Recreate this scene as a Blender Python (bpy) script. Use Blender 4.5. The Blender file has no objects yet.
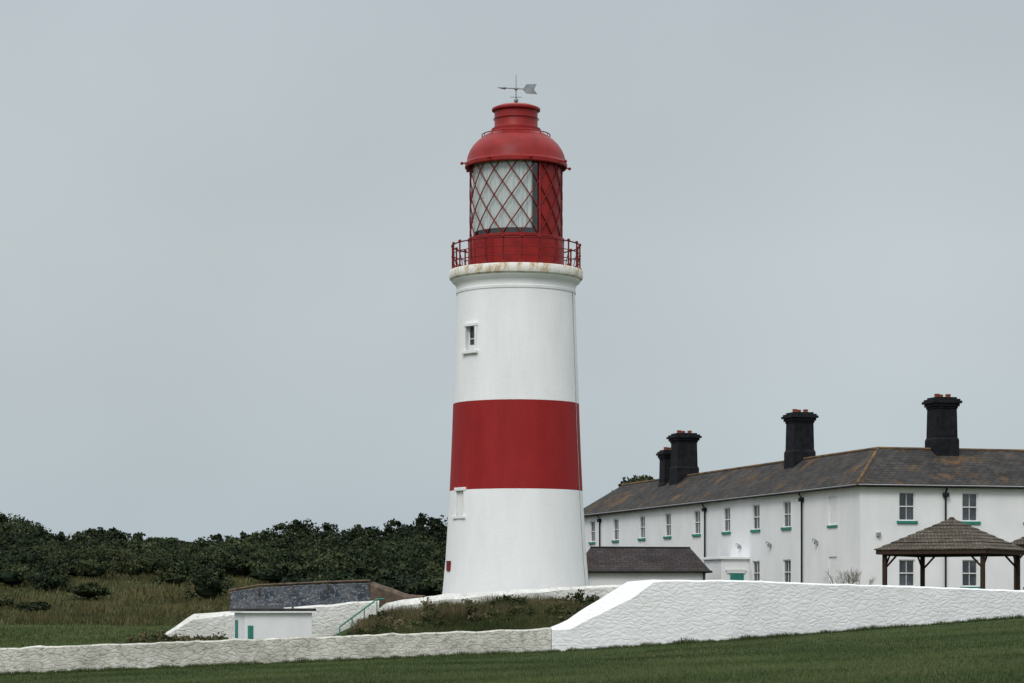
import bpy, math, random
import numpy as np
from mathutils import Vector, Matrix, noise
random.seed(7); rng=np.random.default_rng(7)
scene=bpy.context.scene
# ------------------------------------------------------------------ materials
def new_mat(name):
    m=bpy.data.materials.new(name); m.use_nodes=True
    nt=m.node_tree; b=nt.nodes['Principled BSDF']; b.inputs['Specular IOR Level'].default_value=.3
    return m,nt,b
def N(nt,t,**k):
    n=nt.nodes.new(t)
    for a,v in k.items():
        if a in n.inputs.keys(): n.inputs[a].default_value=v
        else: setattr(n,a,v)
    return n
def noise_n(nt,scale,detail=6,rough=0.6,stretch=(1,1,1),src='Object'):
    tc=N(nt,'ShaderNodeTexCoord'); mp=N(nt,'ShaderNodeMapping'); mp.inputs['Scale'].default_value=stretch
    nt.links.new(tc.outputs[src],mp.inputs['Vector'])
    n=N(nt,'ShaderNodeTexNoise'); n.inputs['Scale'].default_value=scale; n.inputs['Detail'].default_value=detail; n.inputs['Roughness'].default_value=rough
    nt.links.new(mp.outputs['Vector'],n.inputs['Vector']); return n
def ramp(nt,src,stops):
    r=N(nt,'ShaderNodeValToRGB'); e=r.color_ramp.elements
    while len(e)<len(stops): e.new(0.5)
    for el,(p,c) in zip(e,stops):
        el.position=p; el.color=(c[0],c[1],c[2],1) if hasattr(c,'__len__') else (c,c,c,1)
    nt.links.new(src,r.inputs['Fac']); return r
def mix(nt,fac,a,b,mode='MIX'):
    m=N(nt,'ShaderNodeMix',data_type='RGBA',blend_type=mode)
    for sock,v in ((m.inputs[0],fac),(m.inputs[6],a),(m.inputs[7],b)):
        if hasattr(v,'is_output') : nt.links.new(v,sock)
        elif hasattr(v,'__len__'): sock.default_value=(v[0],v[1],v[2],1)
        else: sock.default_value=v
    return m.outputs[2]
def bump(nt,b,h,strength=0.3,dist=0.02):
    bp=N(nt,'ShaderNodeBump'); bp.inputs['Strength'].default_value=strength; bp.inputs['Distance'].default_value=dist
    nt.links.new(h,bp.inputs['Height']); nt.links.new(bp.outputs['Normal'],b.inputs['Normal']); return bp
def simple(name,c1,c2,scale=3,rough=0.6,bs=0.2,bscale=20,stretch=(1,1,1),metal=0,lo=.35,hi=.65,dist=.02,spec=.3):
    m,nt,b=new_mat(name)
    n=noise_n(nt,scale,stretch=stretch); r=ramp(nt,n.outputs['Fac'],[(lo,c1),(hi,c2)])
    nt.links.new(r.outputs['Color'],b.inputs['Base Color']); b.inputs['Roughness'].default_value=rough; b.inputs['Metallic'].default_value=metal
    b.inputs['Specular IOR Level'].default_value=spec
    if bs: bump(nt,b,noise_n(nt,bscale).outputs['Fac'],bs,dist)
    return m
def tower_white():
    m,nt,b=new_mat('white_masonry_paint')
    n1=noise_n(nt,0.9,8,.65,(1,1,.25)); r1=ramp(nt,n1.outputs['Fac'],[(.3,(.765,.775,.785)),(.6,(.84,.845,.855))])
    n2=noise_n(nt,3,8,.7,(1,1,.08)); r2=ramp(nt,n2.outputs['Fac'],[(.58,0),(.78,.28)])
    c=mix(nt,r2.outputs['Color'],r1.outputs['Color'],(.58,.56,.51))
    nt.links.new(c,b.inputs['Base Color']); b.inputs['Roughness'].default_value=.65
    bump(nt,b,noise_n(nt,6,10,.72).outputs['Fac'],.45,.035); return m
def tower_red():
    m,nt,b=new_mat('red_masonry_paint')
    n1=noise_n(nt,1.0,8,.65,(1,1,.3)); r1=ramp(nt,n1.outputs['Fac'],[(.3,(.245,.014,.016)),(.68,(.315,.021,.022))])
    nt.links.new(r1.outputs['Color'],b.inputs['Base Color']); b.inputs['Roughness'].default_value=.6; b.inputs['Specular IOR Level'].default_value=.15
    bump(nt,b,noise_n(nt,6,10,.72).outputs['Fac'],.4,.03); return m
def slab_white():
    m,nt,b=new_mat('rust_stained_white')
    n2=noise_n(nt,2.2,8,.75,(1,1,.6)); r2=ramp(nt,n2.outputs['Fac'],[(.48,(.78,.77,.73)),(.57,(.60,.48,.34)),(.70,(.31,.16,.08))])
    nt.links.new(r2.outputs['Color'],b.inputs['Base Color']); b.inputs['Roughness'].default_value=.75
    bump(nt,b,noise_n(nt,9).outputs['Fac'],.4,.03); return m
def wall_mat(name,c1,c2,c3,dirt_lo,dirt_hi,bs=.8,vs=(3.2,3.2,6.5),joint=.9,hi=.25):
    m,nt,b=new_mat(name)
    n1=noise_n(nt,1.1,9,.7); r1=ramp(nt,n1.outputs['Fac'],[(.35,c2),(.6,c1)])
    n2=noise_n(nt,4,10,.8); r2=ramp(nt,n2.outputs['Fac'],[(dirt_lo,0),(dirt_hi,1)])
    c=mix(nt,r2.outputs['Color'],r1.outputs['Color'],c3)
    # warped coordinates so the painted-over rubble never reads as a cell pattern
    tc=N(nt,'ShaderNodeTexCoord'); wn=N(nt,'ShaderNodeTexNoise'); wn.inputs['Scale'].default_value=2.5; nt.links.new(tc.outputs['Object'],wn.inputs['Vector'])
    ad0=N(nt,'ShaderNodeVectorMath',operation='MULTIPLY_ADD'); ad0.inputs[1].default_value=(.35,.35,.25)
    nt.links.new(wn.outputs['Color'],ad0.inputs[0]); nt.links.new(tc.outputs['Object'],ad0.inputs[2])
    mp=N(nt,'ShaderNodeMapping'); mp.inputs['Scale'].default_value=vs
    nt.links.new(ad0.outputs[0],mp.inputs['Vector'])
    v=N(nt,'ShaderNodeTexVoronoi'); v.feature='DISTANCE_TO_EDGE'; v.inputs['Scale'].default_value=1.0
    nt.links.new(mp.outputs['Vector'],v.inputs['Vector'])
    rv=ramp(nt,v.outputs['Distance'],[(0,0),(hi,.55)])
    rj=ramp(nt,v.outputs['Distance'],[(0,joint),(.08,1)]); c=mix(nt,.6,c,rj.outputs['Color'],'MULTIPLY')
    nt.links.new(c,b.inputs['Base Color']); b.inputs['Roughness'].default_value=.9
    nn=noise_n(nt,7,10,.75)
    ad=N(nt,'ShaderNodeMath',operation='ADD'); nt.links.new(rv.outputs['Color'],ad.inputs[0]); nt.links.new(nn.outputs['Fac'],ad.inputs[1])
    bump(nt,b,ad.outputs[0],bs,.03); return m
def brick_uv(name,c1,c2,mortar,lich=None,bw=.5,rh=.25,rough=.8,lo=.55,hi=.7,lscale=.55):
    m,nt,b=new_mat(name); b.inputs['Specular IOR Level'].default_value=.15
    uv=N(nt,'ShaderNodeUVMap'); br=N(nt,'ShaderNodeTexBrick')
    nt.links.new(uv.outputs['UV'],br.inputs['Vector'])
    br.inputs['Scale'].default_value=1; br.inputs['Brick Width'].default_value=bw; br.inputs['Row Height'].default_value=rh
    br.inputs['Mortar Size'].default_value=.018; br.inputs['Color1'].default_value=(*c1,1); br.inputs['Color2'].default_value=(*c2,1); br.inputs['Mortar'].default_value=(*mortar,1)
    n=noise_n(nt,.8,8,.7); r=ramp(nt,n.outputs['Fac'],[(.3,.6),(.7,1.3)])
    c=mix(nt,1.0,br.outputs['Color'],r.outputs['Color'],'MULTIPLY')
    if lich:
        n2=noise_n(nt,lscale,10,.75); r2=ramp(nt,n2.outputs['Fac'],[(lo,0),(hi,.75)])
        c=mix(nt,r2.outputs['Color'],c,lich)
    nt.links.new(c,b.inputs['Base Color']); b.inputs['Roughness'].default_value=rough
    bump(nt,b,br.outputs['Fac'],-.5,.03); return m
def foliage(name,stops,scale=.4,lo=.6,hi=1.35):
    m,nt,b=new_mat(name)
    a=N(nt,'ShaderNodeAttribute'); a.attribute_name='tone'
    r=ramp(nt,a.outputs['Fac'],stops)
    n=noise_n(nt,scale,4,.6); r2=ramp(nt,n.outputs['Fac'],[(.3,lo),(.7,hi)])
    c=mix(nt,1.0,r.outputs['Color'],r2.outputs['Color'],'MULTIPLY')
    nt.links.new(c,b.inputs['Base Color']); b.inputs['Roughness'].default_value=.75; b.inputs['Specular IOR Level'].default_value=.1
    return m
W=tower_white(); R=tower_red(); SL=slab_white()
RM=simple('red_gloss_paint',(.205,.011,.011),(.29,.018,.017),1.5,.45,.08,8,spec=.22)
RD=simple('dark_red_ironwork',(.13,.009,.009),(.20,.014,.013),4,.5,0,spec=.2)
HW=simple('white_render',(.74,.75,.755),(.82,.825,.83),.8,.85,.3,10,(1,1,.5))
TR=simple('white_trim_paint',(.74,.74,.73),(.82,.82,.81),4,.5,0)
TEAL=simple('teal_paint',(.02,.17,.135),(.035,.23,.18),4,.5,0)
BLK=simple('black_chimney_paint',(.006,.007,.009),(.017,.018,.021),3,.7,.5,6,spec=.12)
PIPE=simple('black_pipe_paint',(.010,.010,.012),(.02,.02,.023),3,.5,0,spec=.15)
POT=simple('terracotta',(.16,.045,.025),(.28,.08,.04),5,.8,.3)
WOOD=simple('dark_timber',(.028,.018,.014),(.06,.038,.026),6,.8,.3,15,(6,6,.7),spec=.15)
GALV=simple('galvanised_metal',(.22,.24,.25),(.36,.38,.39),5,.45,0,metal=.5)
DARK=simple('dark_interior',(.012,.013,.015),(.03,.032,.036),3,.8,0)
DGREY=simple('dark_grey_panel',(.05,.055,.06),(.09,.095,.10),3,.6,0)
CABLE=simple('painted_cable',(.28,.28,.28),(.4,.4,.4),3,.6,0)
BARK=simple('bark',(.012,.010,.008),(.03,.024,.018),5,.9,.5)
FELT=simple('roofing_felt',(.02,.02,.022),(.05,.05,.05),3,.9,.3)
CURT=simple('lantern_curtain',(.55,.57,.57),(.74,.75,.74),2.5,.9,.4,4,(5,5,.3))
SLATE=brick_uv('slate_roof',(.036,.034,.034),(.062,.058,.055),(.014,.013,.013),(.19,.10,.03),.45,.28,.85,.53,.68)
SLATE2=brick_uv('slate_roof_low',(.034,.028,.029),(.056,.046,.045),(.012,.011,.011),(.08,.055,.03),.45,.28,.8)
SHING=brick_uv('timber_shingles',(.085,.072,.058),(.155,.132,.105),(.03,.025,.02),(.075,.08,.04),.16,.19,.9,.6,.75)
WALLW=wall_mat('whitewashed_stone',(.83,.835,.84),(.77,.77,.77),(.60,.59,.55),.60,.80,.6,joint=.96)
WALLG=wall_mat('weathered_limewash',(.62,.61,.55),(.45,.44,.38),(.22,.21,.17),.49,.66,.8,joint=.78,hi=.15)
WALLM=wall_mat('aged_whitewash',(.72,.72,.69),(.57,.57,.53),(.28,.27,.22),.53,.70,.8,joint=.85)
def stone():
    m,nt,b=new_mat('grey_painted_mural_wall')
    n0=noise_n(nt,1.1,3,.5,(1,1,1.6)); r0=ramp(nt,n0.outputs['Fac'],[(.35,(.045,.055,.075)),(.5,(.085,.10,.125)),(.62,(.13,.135,.15)),(.75,(.06,.05,.075))])
    n1=noise_n(nt,3.2,3,.5,(1,1,1.4)); 
    sb=N(nt,'ShaderNodeMath',operation='SUBTRACT'); sb.inputs[1].default_value=.5; nt.links.new(n1.outputs['Fac'],sb.inputs[0])
    ab=N(nt,'ShaderNodeMath',operation='ABSOLUTE'); nt.links.new(sb.outputs[0],ab.inputs[0])
    r1=ramp(nt,ab.outputs[0],[(0,.8),(.022,0)])
    c=mix(nt,r1.outputs['Color'],r0.outputs['Color'],(.42,.43,.45))
    n2=noise_n(nt,8,8,.7); r2=ramp(nt,n2.outputs['Fac'],[(.3,.65),(.7,1.3)]); c=mix(nt,1.0,c,r2.outputs['Color'],'MULTIPLY')
    nt.links.new(c,b.inputs['Base Color']); b.inputs['Roughness'].default_value=.9
    bump(nt,b,n2.outputs['Fac'],.6,.05); return m
STONE=stone()
COPE=simple('brown_coping',(.06,.045,.035),(.15,.11,.08),2.5,.9,.5,6)
def glass():
    m,nt,b=new_mat('window_glass')
    n=noise_n(nt,.9,3); r=ramp(nt,n.outputs['Fac'],[(.35,(.02,.025,.03)),(.65,(.09,.105,.115))])
    nt.links.new(r.outputs['Color'],b.inputs['Base Color'])
    b.inputs['Roughness'].default_value=.06; b.inputs['Specular IOR Level'].default_value=.6; return m
GL=glass()
def clear():
    m,nt,b=new_mat('lantern_glass')
    t=N(nt,'ShaderNodeBsdfTransparent'); t.inputs[0].default_value=(.88,.92,.92,1); g=N(nt,'ShaderNodeBsdfGlossy'); g.inputs['Roughness'].default_value=.04
    mx=N(nt,'ShaderNodeMixShader'); mx.inputs[0].default_value=.10
    nt.links.new(t.outputs[0],mx.inputs[1]); nt.links.new(g.outputs[0],mx.inputs[2])
    nt.links.new(mx.outputs[0],nt.nodes['Material Output'].inputs['Surface']); return m
CLR=clear()
# ------------------------------------------------------------------ mesh builder
def empty(name,loc=(0,0,0),rz=0):
    o=bpy.data.objects.new(name,None); scene.collection.objects.link(o); o.location=loc; o.rotation_euler=(0,0,rz); o.empty_display_size=.5; return o
class MB:
    def __init__(s): s.v=[]; s.f=[]; s.uv=[]
    def add(s,vs,fs,uvs=None):
        o=len(s.v); s.v+= [tuple(v) for v in vs]
        for i,f in enumerate(fs):
            s.f.append(tuple(o+k for k in f)); s.uv.append(uvs[i] if uvs else [(0,0)]*len(f))
    def box(s,x0,x1,y0,y1,z0,z1,rz=0,c=None,top=1.0):
        cx,cy=(x0+x1)/2,(y0+y1)/2; vs=[]
        for z,k in ((z0,1),(z1,top)):
            for x,y in ((x0,y0),(x1,y0),(x1,y1),(x0,y1)):
                vs.append((cx+(x-cx)*k,cy+(y-cy)*k,z))
        if rz:
            px,py=c if c else (cx,cy); C,S=math.cos(rz),math.sin(rz)
            vs=[(px+(x-px)*C-(y-py)*S,py+(x-px)*S+(y-py)*C,z) for x,y,z in vs]
        s.add(vs,[(3,2,1,0),(4,5,6,7),(0,1,5,4),(1,2,6,5),(2,3,7,6),(3,0,4,7)]); return s
    def lathe(s,prof,seg=96,cx=0,cy=0,a0=0,a1=2*math.pi,wob=0):
        full=abs(a1-a0-2*math.pi)<1e-6; n=seg if full else seg+1; vs=[]
        for r,z in prof:
            for i in range(n):
                a=a0+(a1-a0)*i/seg; rr=r+wob*math.sin(a*60)
                vs.append((cx+rr*math.sin(a),cy-rr*math.cos(a),z))   # a=0 faces -Y
        fs=[]
        for j in range(len(prof)-1):
            for i in range(seg):
                i2=(i+1)%n; fs.append((j*n+i,j*n+i2,(j+1)*n+i2,(j+1)*n+i))
        if full:
            if prof[0][0]>1e-3: fs.append(tuple(reversed(range(n))))
            if prof[-1][0]>1e-3: fs.append(tuple((len(prof)-1)*n+i for i in range(n)))
        s.add(vs,fs); return s
    def tube(s,pts,r,seg=6,r2=None,cap=True):
        pts=[Vector(p) for p in pts]; vs=[]; n=len(pts)
        for i,p in enumerate(pts):
            d=(pts[min(i+1,n-1)]-pts[max(i-1,0)]).normalized()
            up=Vector((0,0,1)) if abs(d.z)<.9 else Vector((0,1,0))
            a=d.cross(up).normalized(); b=a.cross(d).normalized()
            rr=r if r2 is None else r+(r2-r)*i/(n-1)
            for k in range(seg):
                t=2*math.pi*k/seg; vs.append(p+a*rr*math.cos(t)+b*rr*math.sin(t))
        fs=[(i*seg+k,i*seg+(k+1)%seg,(i+1)*seg+(k+1)%seg,(i+1)*seg+k) for i in range(n-1) for k in range(seg)]
        if cap: fs.append(tuple(range(seg))); fs.append(tuple((n-1)*seg+k for k in reversed(range(seg))))
        s.add(vs,fs); return s
    def ring(s,R_,z,r,seg=72,cx=0,cy=0):
        vs=[];fs=[];m=6
        for i in range(seg):
            a=2*math.pi*i/seg
            for k in range(m):
                t=2*math.pi*k/m; q=R_+r*math.cos(t); vs.append((cx+q*math.sin(a),cy-q*math.cos(a),z+r*math.sin(t)))
        for i in range(seg):
            for k in range(m): fs.append((i*m+k,((i+1)%seg)*m+k,((i+1)%seg)*m+(k+1)%m,i*m+(k+1)%m))
        s.add(vs,fs); return s
    def ball(s,x,y,z,r,seg=8):
        prof=[(max(r*math.sin(math.pi*j/6),1e-4),z-r*math.cos(math.pi*j/6)) for j in range(7)]
        s.lathe(prof,seg,x,y); return s
    def poly(s,vs,ud=None,o=None):
        vs=[Vector(v) for v in vs]
        if ud is None: uv=None
        else:
            u=Vector(ud).normalized(); nrm=(vs[1]-vs[0]).cross(vs[2]-vs[1]).normalized(); w=nrm.cross(u)
            uv=[[(p.dot(u),p.dot(w)) for p in vs]]
        s.add(vs,[tuple(range(len(vs)))],uv); return s
    def obj(s,name,mat,parent=None,smooth=False,loc=(0,0,0),bevel=0,solid=0):
        me=bpy.data.meshes.new(name); me.from_pydata(s.v,[],s.f)
        ul=me.uv_layers.new(name='UVMap'); flat=[c for f in s.uv for p in f for c in p]
        ul.data.foreach_set('uv',flat)
        for m in (mat if isinstance(mat,list) else [mat]): me.materials.append(m)
        if smooth:
            me.polygons.foreach_set('use_smooth',[True]*len(me.polygons))
            me.set_sharp_from_angle(angle=math.radians(32))
        me.update()
        o=bpy.data.objects.new(name,me); scene.collection.objects.link(o); o.location=loc
        if parent: o.parent=parent
        if solid:
            q=o.modifiers.new('thick','SOLIDIFY'); q.thickness=solid; q.offset=-1
        if bevel:
            q=o.modifiers.new('bevel','BEVEL'); q.width=bevel; q.segments=2; q.limit_method='ANGLE'
        return o
# ------------------------------------------------------------------ terrain
def wallY(x): return np.interp(x,[-60,1.4,7.8,19,30,60],[84,84,85,90,95,100])
def zf(x): return np.interp(x,[-60,-18,1.4,7.8,19,30,60],[-3.4,-2.62,-1.82,-1.42,-.67,-.1,.6])
def sstep(t): t=np.clip(t,0,1); return t*t*(3-2*t)
def hv(x,v):
    x=np.asarray(x,float); v=np.asarray(v,float)
    z0=-1.68+.018*np.clip(x,-60,60)
    fr=z0+(zf(x)-z0)*sstep(v/84)
    L=np.interp(v,[84.5,92,100,115,130,150,170,220,300,700,4000],[-2.3,-2.15,-1.8,-1.3,-.35,1.0,2.1,3.4,3.0,-3,-3])
    L=L-.9*sstep((v-120)/30)*(1-sstep((v-220)/80))*sstep((x+26)/14)
    Rr=np.interp(v,[84.5,87,90,93.5,94.5,100,300,700,4000],[-1.2,-1.0,-.68,-.34,-.34,-.05,-.05,-3,-3])
    R2=np.interp(v,[84.5,90,100,300,700,4000],[-.35,-.2,0,-.05,-3,-3])
    Rr=Rr-.45*(1-sstep((x+5.5)/5))*(1-sstep((v-94.6)/4))
    Rr=Rr+(R2-Rr)*sstep((x-3)/4)
    b=L+(Rr-L)*sstep((x+9)/4.5)
    b=b+.25*np.sin(x*.23+1)*np.cos(v*.17)*sstep((v-110)/20)*(1-sstep((x+9)/4.5))
    t=np.clip((v-84.15)/.3,0,1)
    z=fr*(1-t)+b*t
    return z+.03*np.sin(x*.7+v*.31)*np.clip((84-v)/5,0,1)*np.sin(v*.45)
def gz(x,y): return float(hv(x,y-(float(wallY(x))-84)))
def gza(x,y): return hv(x,y-(wallY(x)-84))
xs=np.concatenate([[-4000,-2000,-900,-400,-200,-120],np.arange(-80,60.1,1.0),[80,120,200,400,900,2000,4000]])
vs_=np.concatenate([[-3000,-800,-200,-60,-20],np.arange(0,80,2),np.arange(80,84.1,.5),[84.15,84.45],np.arange(85,110,1.0),np.arange(110,240,3),[260,300,360,450,600,900,1500,2500,4000]])
X,V=np.meshgrid(xs,vs_); Y=V+(wallY(X)-84)*np.clip(V/60,0,1); Z=hv(X,V)
nx,ny=len(xs),len(vs_)
idx=np.arange(nx*ny).reshape(ny,nx)
fc=np.stack([idx[:-1,:-1],idx[:-1,1:],idx[1:,1:],idx[1:,:-1]],-1).reshape(-1,4)
me=bpy.data.meshes.new('ground'); me.from_pydata(np.stack([X,Y,Z],-1).reshape(-1,3).tolist(),[],fc.tolist())
me.polygons.foreach_set('use_smooth',[True]*len(me.polygons))
gm,nt,b=new_mat('grass_turf')
n1=noise_n(nt,.22,9,.72,(1,.35,1)); r1=ramp(nt,n1.outputs['Fac'],[(.3,(.032,.052,.015)),(.5,(.052,.076,.024)),(.7,(.090,.098,.040))])
n2=noise_n(nt,2.5,10,.8,(1,.6,1)); r2=ramp(nt,n2.outputs['Fac'],[(.3,.55),(.7,1.4)])
c=mix(nt,1.0,r1.outputs['Color'],r2.outputs['Color'],'MULTIPLY')
tc=N(nt,'ShaderNodeTexCoord'); sp=N(nt,'ShaderNodeSeparateXYZ'); nt.links.new(tc.outputs['Object'],sp.inputs[0])
mr=N(nt,'ShaderNodeMapRange'); mr.inputs[1].default_value=112; mr.inputs[2].default_value=124; nt.links.new(sp.outputs['Y'],mr.inputs[0])
n3=noise_n(nt,.09,8,.7); r3=ramp(nt,n3.outputs['Fac'],[(.36,.25),(.55,1)])
mm=N(nt,'ShaderNodeMath',operation='MULTIPLY'); nt.links.new(mr.outputs[0],mm.inputs[0]); nt.links.new(r3.outputs['Color'],mm.inputs[1])
c2=mix(nt,1.0,(.088,.080,.036),r2.outputs['Color'],'MULTIPLY')
c=mix(nt,mm.outputs[0],c,c2)
nt.links.new(c,b.inputs['Base Color']); b.inputs['Roughness'].default_value=.95; b.inputs['Specular IOR Level'].default_value=.1
bump(nt,b,n2.outputs['Fac'],.9,.15)
me.materials.append(gm); go=bpy.data.objects.new('ground',me); scene.collection.objects.link(go)
# ------------------------------------------------------------------ numpy leaf mesh
def npmesh(name,V4,tone,mat,k,parent=None):
    n=len(V4)//k; me=bpy.data.meshes.new(name)
    me.vertices.add(n*k); me.vertices.foreach_set('co',V4.astype(np.float32).ravel())
    me.loops.add(n*k); me.loops.foreach_set('vertex_index',np.arange(n*k,dtype=np.int32))
    me.polygons.add(n); me.polygons.foreach_set('loop_start',np.arange(0,n*k,k,dtype=np.int32)); me.polygons.foreach_set('loop_total',np.full(n,k,dtype=np.int32))
    a=me.attributes.new('tone','FLOAT','POINT'); a.data.foreach_set('value',np.repeat(tone,k).astype(np.float32))
    me.materials.append(mat); me.update(calc_edges=True); me.validate()
    o=bpy.data.objects.new(name,me); scene.collection.objects.link(o)
    if parent: o.parent=parent
    return o
def leaf_quads(P,size,up=0.0):
    n=len(P); d=rng.normal(size=(n,3)); d[:,2]+=up; d/=np.linalg.norm(d,axis=1)[:,None]
    e=rng.normal(size=(n,3)); e-= (e*d).sum(1)[:,None]*d; e/=np.linalg.norm(e,axis=1)[:,None]
    s=size*rng.uniform(.6,1.35,(n,1)); d=d*s; e=e*s*.6
    return np.stack([P-d*.5,P+e*.5,P+d*.5,P-e*.5],1).reshape(-1,3)
def crown_pts(c,r,nsub,nleaf,sub=.33,t0=.15,t1=.85):
    P=[];T=[]
    for _ in range(nsub):
        d=rng.normal(size=3); d/=np.linalg.norm(d)
        if d[2]<-.35: d[2]*=-.6
        rad=rng.uniform(.35,1.0); cc=np.array(c)+d*np.array(r)*rad
        sr=np.array(r)*sub*rng.uniform(.5,1.3)
        q=rng.normal(size=(nleaf,3)); q/=np.linalg.norm(q,axis=1)[:,None]; q*=rng.uniform(.2,1.15,(nleaf,1))**.6
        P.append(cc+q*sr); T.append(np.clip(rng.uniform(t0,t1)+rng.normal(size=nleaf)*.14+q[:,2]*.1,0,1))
    return np.concatenate(P),np.concatenate(T)
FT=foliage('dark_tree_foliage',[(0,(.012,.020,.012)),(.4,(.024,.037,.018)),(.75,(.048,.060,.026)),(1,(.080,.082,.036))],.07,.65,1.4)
FB=foliage('shrub_foliage',[(0,(.020,.029,.013)),(.5,(.042,.055,.024)),(1,(.08,.086,.038))],.3)
FH=foliage('bank_foliage',[(0,(.022,.032,.012)),(.45,(.050,.064,.022)),(.75,(.088,.082,.040)),(1,(.16,.12,.075))],.5)
FR=foliage('rough_grass',[(0,(.035,.045,.018)),(.5,(.075,.078,.032)),(1,(.15,.125,.06))],.12)
GR=foliage('grass_blades',[(0,(.026,.042,.012)),(.5,(.052,.078,.024)),(1,(.105,.118,.050))],.18,.7,1.3)
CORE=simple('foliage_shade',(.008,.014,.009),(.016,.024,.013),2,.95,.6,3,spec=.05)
TX=[-60,-50,-44,-42,-40.5,-39,-38,-36,-34,-32.5,-31.5,-30,-28,-26,-24,-22.5,-20,-19,-17.5,-16,-14,-12.5,-11,-9,-5.5,4]
TZ=[6.6,6.8,6.5,7.1,6.9,5.7,5.6,5.0,6.2,5.4,5.7,5.3,4.7,4.4,5.2,5.7,5.4,6.2,5.7,6.6,5.5,5.5,5.9,6.9,6.9,6.4]
P=[];T=[]; core=MB()
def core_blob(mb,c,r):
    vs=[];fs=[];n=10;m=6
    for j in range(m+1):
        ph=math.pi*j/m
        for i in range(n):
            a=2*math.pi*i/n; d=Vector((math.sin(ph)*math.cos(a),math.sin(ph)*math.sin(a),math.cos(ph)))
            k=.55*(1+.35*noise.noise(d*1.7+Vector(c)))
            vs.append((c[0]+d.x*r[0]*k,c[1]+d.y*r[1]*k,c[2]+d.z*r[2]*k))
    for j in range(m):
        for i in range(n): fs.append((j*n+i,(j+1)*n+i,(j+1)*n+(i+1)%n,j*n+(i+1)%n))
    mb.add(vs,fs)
def frontlimit(x,yy):
    return np.interp(x*180/yy,[-50,-38,-31,-27,-22,-15,0],[150,156,176,180,170,150,145])
for row,(yy,frac) in enumerate([(208,1.0),(203,.97),(197,.88),(190,.76),(183,.64),(176,.5),(169,.40),(162,.32),(155,.25),(149,.2)]):
    x=-62.0*yy/200
    while x<3:
        big=rng.random()<.35
        st=rng.uniform(1.6,2.6) if big else rng.uniform(1.0,1.8)
        if yy<frontlimit(x,yy): x+=st; continue
        top=np.interp(x*200/yy,TX,TZ)*yy/200
        g=gz(x,yy)
        zt=g+(max(top-g,1.5))*frac*(rng.uniform(.95,1.08) if big else rng.uniform(.8,.98))+ (0.0 if frac>.7 else .5)
        r=rng.uniform(2.3,3.4) if big else rng.uniform(1.0,1.9); rz=max(.8,(zt-g)*.5)
        if not big: rz=min(rz,r*1.3)
        c=(x+rng.uniform(-.9,.9),yy+rng.uniform(-3,3),zt-rz)
        tt=rng.uniform(-.2,.3)
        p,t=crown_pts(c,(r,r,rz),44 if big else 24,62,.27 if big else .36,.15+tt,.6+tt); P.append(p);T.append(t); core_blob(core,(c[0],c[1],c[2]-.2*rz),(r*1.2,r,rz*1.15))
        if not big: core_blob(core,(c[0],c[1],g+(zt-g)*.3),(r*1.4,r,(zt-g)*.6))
        if row<3:
            for _ in range(2):
                s_=rng.uniform(.3,.7)
                c2=(c[0]+rng.uniform(-1.8,1.8),c[1],zt-.4+rng.uniform(-.4,.25))
                p,t=crown_pts(c2,(s_,s_,s_*.9),6,36,.5,.2+tt,.5+tt); P.append(p);T.append(t)
        x+=st
dt=empty('distant_trees')
P=np.concatenate(P);T=np.concatenate(T)
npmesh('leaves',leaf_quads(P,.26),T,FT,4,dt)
trk=MB()
for x in np.arange(-60,3,2.2):
    y=rng.uniform(190,206); g=gz(x,y); trk.tube([(x,y,g-.2),(x+.2,y,g+1.0),(x+.3,y,g+2.0)],.18,6,.07)
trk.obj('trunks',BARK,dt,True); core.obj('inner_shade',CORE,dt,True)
SH=[(-33,158,2.2,2.4),(-29.5,160,2.0,2.0),(-35,148,2.0,2.1),(-25,166,2.2,2.4),(-30,145,1.5,1.8),(-26,150,1.3,1.5),(-22,160,1.8,1.8),(-31.5,138,1.3,1.5),(-17.3,138,1.9,1.25),(-24,137,.9,1.2),(-27,141,1.1,1.2),(-28,131,.7,1.1),(-22,168,2.2,2.2),(-28,167,2.2,2.2),(-36,140,1.4,1.6),(-21,150,1.0,1.2),(-25.5,129,.5,.9),(-32,165,2.2,2.0),(-19.5,153,1.5,1.4),(-33.5,152,1.9,1.9),(-28,155,1.6,1.7),(-24.5,156,1.5,1.5),(-29,149,1.2,1.3),(-34,144,1.5,1.6)]
for i,(x,y,h,r) in enumerate(SH):
    g=gz(x,y); root=empty('shrub',(x,y,g))
    tt=rng.uniform(-.1,.25)
    p,t=crown_pts((0,0,h*.45),(r,r,h*.55),34,70,.32,.1+tt,.6+tt)
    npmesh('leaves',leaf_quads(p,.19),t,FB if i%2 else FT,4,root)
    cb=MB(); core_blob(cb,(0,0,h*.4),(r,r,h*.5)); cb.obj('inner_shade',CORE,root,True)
    st=MB()
    for k in range(4): st.tube([(0,0,-.1),(rng.uniform(-.5,.5),rng.uniform(-.5,.5),h*.6)],.05,5,.02)
    st.obj('stems',BARK,root)
def blades(x,y,z,h,w,lean=.35):
    n=len(x); a=rng.uniform(0,2*np.pi,n); hh=h*rng.uniform(.5,1.3,n); ww=w*rng.uniform(.6,1.3,n)
    dx=np.cos(a)*ww/2; dy=np.sin(a)*ww/2; lx=rng.normal(size=n)*lean*hh; ly=rng.normal(size=n)*lean*hh
    return np.stack([np.stack([x-dx,y-dy,z-.02],1),np.stack([x+dx,y+dy,z-.02],1),np.stack([x+lx,y+ly,z+hh],1)],1).reshape(-1,3)
P=[];T=[]
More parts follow.
